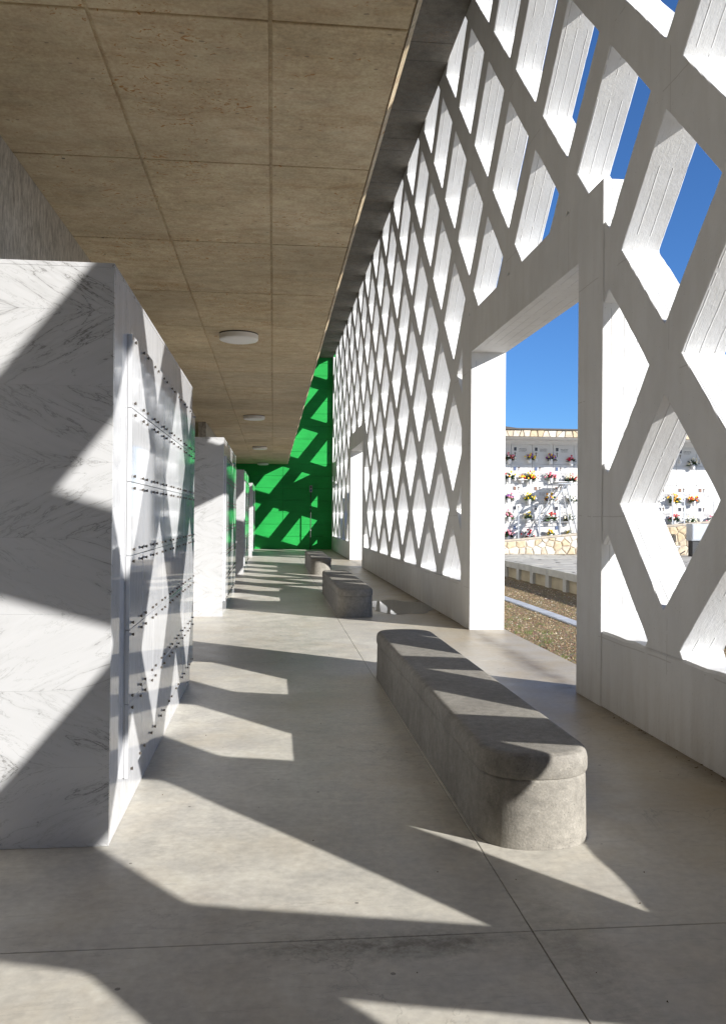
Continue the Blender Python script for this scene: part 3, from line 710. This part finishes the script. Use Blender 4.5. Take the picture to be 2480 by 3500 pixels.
# niche wall building
NW = plain('white_niche_stone', (.62, .615, .60), .45, .4, .04, 3); NWB = plain('white_render', (.76, .75, .73), .7, .3, .05); ROOF = plain('dark_roof_edge', (.10, .085, .075), .7, .3)
R = empty('niche_building', (6.76, 29.5, .70)); tag(R, 'white burial niche building with rubble stone fascia seen through the doorway', 'building')
b = MB(); b.box(.55, 11.3, .03, 1.3, -.4, 3.80); b.build('wall', NWB, R)
b = MB(); b.box(.55, 11.3, -1.4, .03, 3.60, 3.79); b.build('soffit', NWB, R)
fa = MB(); fa.box(.55, 11.3, -1.5, -1.401, 3.585, 3.81); fo = fa.build('fascia', MORTAR, R); fo.location = (0, 0, 0)
FA0 = R.location
for q in stones([(5.2, .0), (9.2, .0), (9.2, .23), (5.2, .23)], .2, 21, .014) + stones([(11.2, 0), (15.5, 0), (15.5, .23), (11.2, .23)], .2, 22, .014):
    n = len(q); cx = sum(t[0] for t in q)/n; cz = sum(t[1] for t in q)/n
    mb = MB(); A_ = [(t[0]-cx, 0, t[1]-cz) for t in q]; d = random.uniform(.02, .045); B_ = [(.9*t[0], -d, .9*t[2]) for t in A_]
    for k in range(n): mb.poly([A_[k], A_[(k+1) % n], B_[(k+1) % n], B_[k]])
    mb.poly(B_); o = mb.build('stone', random.choice(STONES), fo, weld=True); o.location = (cx-(5.2-.56), -1.5, 3.58+cz)
b = MB(); b.box(.45, 11.4, -1.58, 1.4, 3.812, 3.86); rfo = b.build('roof', ROOF, R)
b = MB(); b.poly([(.45, -1.5, 3.861), (1.35, -1.5, 3.861), (.5, -1.5, 3.96), (.45, -1.5, 3.96)]); b.poly([(.45, 1.3, 3.861), (.45, 1.3, 3.96), (.5, 1.3, 3.96), (1.35, 1.3, 3.861)]); b.poly([(1.35, -1.5, 3.861), (1.35, 1.3, 3.861), (.5, 1.3, 3.96), (.5, -1.5, 3.96)]); b.poly([(.45, -1.5, 3.96), (.5, -1.5, 3.96), (.5, 1.3, 3.96), (.45, 1.3, 3.96)]); b.poly([(.45, -1.5, 3.861), (.45, -1.5, 3.96), (.45, 1.3, 3.96), (.45, 1.3, 3.861)]); b.build('gable', ROOF, rfo)
PHOTO = [plain('portrait_dark', (.06, .06, .07), .3), plain('portrait_brown', (.25, .15, .11), .3), plain('portrait_blue', (.10, .13, .22), .3)]
INK = plain('lettering', (.10, .09, .08), .5); CROSS = plain('bronze_cross', (.16, .11, .07), .4, Metallic=.5); PORC = plain('white_porcelain', (.78, .77, .75), .3, .5, .03)
cwn, rhn = .755, .688
nm_ = MB(); nm_.box(-cwn/2+.007, cwn/2-.007, -.02, .025, -rhn/2+.007, rhn/2-.007); nme = nm_.mesh('niche_panel', NW)
ph = MB(); ph.box(-.045, .045, -.012, 0, -.06, .06); phf = MB(); phf.box(-.055, .055, -.008, 0, -.07, .07)
cr = MB(); cr.box(-.008, .008, -.012, 0, -.09, .05); cr.box(-.035, .035, -.0125, 0, .005, .021)
ca = MB(); lathe(ca, [(.0, 0), (.045, .0), (.055, .05), (.035, .10), (.012, .15), (0, .16)], 8); cam_ = ca.mesh('votive_lamp', PORC)
phm = [ph.mesh('portrait', x) for x in PHOTO]; phfm = phf.mesh('portrait_frame', PORC); crm = cr.mesh('cross', CROSS)
insc = []
for k in range(4):
    t = MB()
    for ln in range(3):
        x = -.13
        while x < .12:
            l = random.uniform(.012, .04); h = .010 if ln < 2 else .006
            t.box(x, x+l, -.006, 0, -.045*ln-h, -.045*ln+h*random.uniform(.2, 1)); x += l+random.uniform(.008, .02)
    insc.append(t.mesh('inscription', INK))
for c_ in range(1, 12):
    for r_ in range(5):
        o = bpy.data.objects.new('niche_panel', nme); COL.objects.link(o); o.parent = R
        cx = (c_+.5)*cwn; cz = 3.45-(r_+.5)*rhn; o.location = (cx, random.uniform(-.003, .003), cz)
        vis = c_ in (1, 2, 3, 4, 9, 10, 11)
        if not vis or (c_ >= 9 and r_ == 1): continue
        low = r_ > 0
        def sub_(name, me, x, z):
            q = bpy.data.objects.new(name, me); COL.objects.link(q); q.parent = o; q.location = (x, -.0205, z); return q
        sub_('portrait_frame', phfm, -.24, .18); sub_('portrait', phm[(c_*3+r_*2) % 3], -.24, .18).location.y = -.029
        sub_('cross', crm, -.24 if not low else -.10, .02 if not low else .2)
        sub_('inscription', insc[(c_+r_) % 4], .02, .19 if not low else .03)
        q = sub_('votive_lamp', cam_, -.26, -.24); q.location.y = -.075
# flowers on the niche wall
LEAF = plain('leaf_green', (.045, .085, .03), .6, .3, .4); LEAFD = plain('leaf_dark', (.025, .05, .025), .6, .3, .3)
FC = {}
for n_, c_ in dict(yellow=(.80, .56, .04), red=(.55, .03, .03), pink=(.72, .26, .33), purple=(.25, .08, .33), white=(.80, .78, .70), cream=(.76, .70, .50), orange=(.80, .33, .03), crimson=(.50, .015, .06), tan=(.45, .30, .20)).items():
    FC[n_] = plain('petals_'+n_, c_, .6, .2, .15, 30)
VP = MB(); lathe(VP, [(0, 0), (.05, 0), (.062, .06), (.07, .16), (.066, .165), (.058, .16), (0, .15)], 10); vase_me = VP.mesh('vase', PORC)
def bouquet(x, z, cols, size, label):
    B_ = empty('flower_vase', (x, 29.36, z-.30*size-.08)); tag(B_, label, 'flowers', 'vases of flowers on the niche wall')
    o = bpy.data.objects.new('vase', vase_me); COL.objects.link(o); o.parent = B_; o.scale = (1, 1, 1.05)
    b = MB(); rg = random.Random(int(x*1000)+int(z*77))
    size *= 1.12
    for k in range(46):
        a = rg.uniform(0, 6.28); el = rg.uniform(.0, 1.4); l = rg.uniform(.12, .25)*size
        d = Vector((math.cos(a)*math.cos(el), math.sin(a)*math.cos(el)*.7, math.sin(el))); s0 = Vector((0, 0, .14)); t = d.orthogonal().normalized()*.028*size
        mpt = s0+d*l*.6; e = s0+d*l+Vector((0, 0, -.03))
        b.poly([s0, mpt-t, e, mpt+t]); 
    b.build('foliage', rg.choice((LEAF, LEAFD)), B_)
    fb = MB(); mats = [FC[c] for c in cols]
    for k in range(int(15*size)+3):
        a = rg.uniform(0, 6.28); el = rg.uniform(.15, 1.5); l = rg.uniform(.10, .22)*size
        c0 = Vector((math.cos(a)*math.cos(el)*l, math.sin(a)*math.cos(el)*.6*l-.03, .15+math.sin(el)*l)); r = rg.uniform(.024, .044)
        mi = rg.randrange(len(mats))
        for q in range(6):
            a0 = q*math.pi/3; p0 = c0+r*Vector((math.cos(a0), -.2, math.sin(a0))); p1 = c0+r*Vector((math.cos(a0+1.05), -.2, math.sin(a0+1.05)))
            fb.poly([c0+Vector((0, -r*.8, 0)), p0, p1], mi); fb.poly([c0+Vector((0, r*.6, 0)), p1, p0], mi)
    fb.build('blossoms', mats, B_)
X1 = lambda x: 8.27+(x-165)*.755/388.3
Z1 = lambda y: 4.15-(y-430)*.688/368
ordn = ['left', 'second', 'third', 'right']; rown = ['shaded top', 'second', 'middle', 'fourth', 'bottom']
FL = [(120, 600, ('red', 'pink', 'white'), 1.0), (490, 600, ('yellow', 'purple', 'yellow'), .9), (880, 600, ('yellow', 'purple'), .95), (1260, 645, ('tan', 'pink', 'crimson'), .8),
      (110, 930, ('red', 'yellow', 'white'), 1.15), (495, 925, ('yellow', 'yellow', 'red'), 1.35), (885, 945, ('red', 'pink'), 1.0), (1255, 960, ('cream', 'cream', 'red'), 1.25),
      (100, 1335, ('purple', 'pink'), 1.0), (480, 1335, ('yellow', 'yellow'), 1.1), (885, 1335, ('purple', 'orange', 'yellow'), 1.15), (1260, 1350, ('cream', 'white'), 1.1),
      (115, 1650, ('pink', 'white', 'pink'), 1.2), (470, 1700, ('cream', 'yellow'), 1.0), (890, 1690, ('red', 'white', 'red'), 1.2), (1235, 1700, ('white', 'cream'), 1.1),
      (110, 2030, ('pink', 'pink'), 1.0), (470, 2020, ('crimson', 'red'), 1.2), (885, 2030, ('yellow', 'orange'), .8), (1230, 2020, ('yellow', 'cream'), .7)]
for k, (x, y, cols, sz) in enumerate(FL):
    r_, c_ = divmod(k, 4)
    names = ' and '.join(dict.fromkeys(cols))
    bouquet(X1(x), Z1(y), cols, sz, f'{names} flowers in white vase, {ordn[c_]} of {rown[r_]} row')
X3 = lambda x: 14.25+(x-205)*.74/260
Z3 = lambda y: 4.15-(y-490)*.00274
for x, y, cols, sz, lb in [(425, 630, ('white', 'cream'), 1.1, 'dark leafy bouquet of white roses high on the niche wall through the right diamond'), (165, 1100, ('orange', 'yellow'), 1.25, 'orange and yellow flowers in white vase through the right diamond'),
                       (435, 1125, ('red', 'yellow', 'orange'), .95, 'red and yellow flowers in white vase right of the orange ones'), (180, 1355, ('red', 'white'), 1.1, 'red flowers with dark leaves behind the railing post, right diamond'),
                       (410, 1385, ('white', 'cream'), 1.1, 'white flowers in vase above the stone wall, right diamond'), (680, 1375, ('pink', 'white'), 1.1, 'pink flowers in white vase above the grey cabinet')]:
    bouquet(X3(x), Z3(y), cols, sz, lb)
# small shelves with pots
for x, y, lb in ((360, 1095, 'thin white shelf under the small red potted flower on niche wall'), (1110, 1125, 'long thin white shelf at the cream and red flowers')):
    w_ = .34 if x < 500 else .62
    o = bevel_box('shelf', X1(x)-w_/2, X1(x)+w_/2, 29.28, 29.479, Z1(y)-.015, Z1(y)+.01, PORC, None, .003); tag(o, lb, 'shelf')
bouquet(X1(350), Z1(1040)+.03, ('red', 'yellow'), .55, 'small red and yellow potted flower on the thin shelf')
# rolling ladder
R = empty('ladder', (9.3, 28.95, .70)); tag(R, 'pale steel rolling ladder with handrail standing before the niche wall', 'ladder')
for yy_ in (-.28, .28):
    b = MB(); tube(b, (-.75, yy_, .02), (.66, yy_, 2.05), .024, 6); b.build('stringer', STEEL, R)
    b = MB(); tube(b, (1.15, yy_, .02), (.68, yy_, 2.05), .022, 6); b.build('rear_leg', STEEL, R)
    b = MB(); tube(b, (-.1, yy_, .95), (.2, yy_, 2.0), .014, 6); tube(b, (.2, yy_, 2.0), (.66, yy_, 2.08), .014, 6); b.build('handrail', STEEL, R)
    b = MB(); tube(b, (-.3, yy_, .7), (.95, yy_, .75), .014, 6); b.build('brace', STEEL, R)
for k in range(7):
    t = (k+1)/8; b = MB(); b.box(-.75+1.41*t-.09, -.75+1.41*t+.09, -.27, .27, .02+2.03*t-.012, .02+2.03*t+.012); b.build('step', STEEL, R)
b = MB(); b.box(.4, .95, -.3, .3, 2.05, 2.075); b.build('platform', STEEL, R)
# electrical cabinet and tub
R = empty('electrical_cabinet', (13.98, 27.2, .35)); tag(R, 'grey electrical cabinet on a dark stand beside the stone wall', 'cabinet')
GCAB = plain('cabinet_paint', (.42, .44, .46), .45, .4, .05); 
o = bevel_box('body', -.33, .33, -.2, .2, .52, 1.08, GCAB, None, .01); o.parent = R
o = bevel_box('door', -.30, .31, -.212, -.2, .55, 1.05, GCAB, None, .004); o.parent = R
b = MB(); b.box(-.22, -.13, -.2165, -.2125, .93, .99); b.build('notice', PORC, R)
b = MB(); b.box(-.28, .28, -.15, .15, 0, .52); b.build('stand', DKM, R)
R = empty('tub', (11.75, 25.2, .352)); tag(R, 'pale grey tub with a black hose under the right diamond', 'tub')
TUB = plain('tub_plastic', (.40, .40, .37), .5, .4)
b = MB(); lathe(b, [(0, .0), (.42, .0), (.52, .36), (.56, .38), (.56, .42), (.50, .42), (.40, .05), (0, .05)], 24); b.build('basin', TUB, R, weld=True)
b = MB(); pv = None
for k in range(13):
    t = k/12; q = Vector((-.5+1.0*t, -.56+.0*t, .28-.20*math.sin(math.pi*t)))
    if pv is not None: tube(b, pv, q, .018, 6)
    pv = q
b.build('hose', DKM, R)

# leaf litter and grit gathered along the foot of the lattice wall and on the floor
LIT = plain('leaf_litter', (.10, .065, .035), .9, .1, .4, 40); g = MB(); rd = random.Random(11)
for k in range(420):
    if k < 330: y = rd.uniform(3.6, 26); x = W-.004-abs(rd.gauss(0, .035))
    else: y = rd.uniform(2.4, 14); x = rd.uniform(-.7, 2.6)
    if 7.0 < y < 12.7 and x > 2.7: continue
    if 1.0 < x < 1.65 and y > 3.9: continue
    r = rd.uniform(.003, .012) if k < 330 else rd.uniform(.002, .0045); a = rd.uniform(0, 6.28); h = rd.uniform(.002, .006)
    P = [(x+math.cos(a+t)*r*rd.uniform(.5, 1.3), y+math.sin(a+t)*r*rd.uniform(.5, 1.3), .0015) for t in (0, 1.6, 3.1, 4.7)]
    t = (x, y, h+.002)
    for q in range(4): g.poly([P[q], P[(q+1) % 4], t])
tag(g.build('leaf_litter', LIT), 'dark leaf litter and grit scattered along the wall foot and floor', 'litter', kind='stuff')
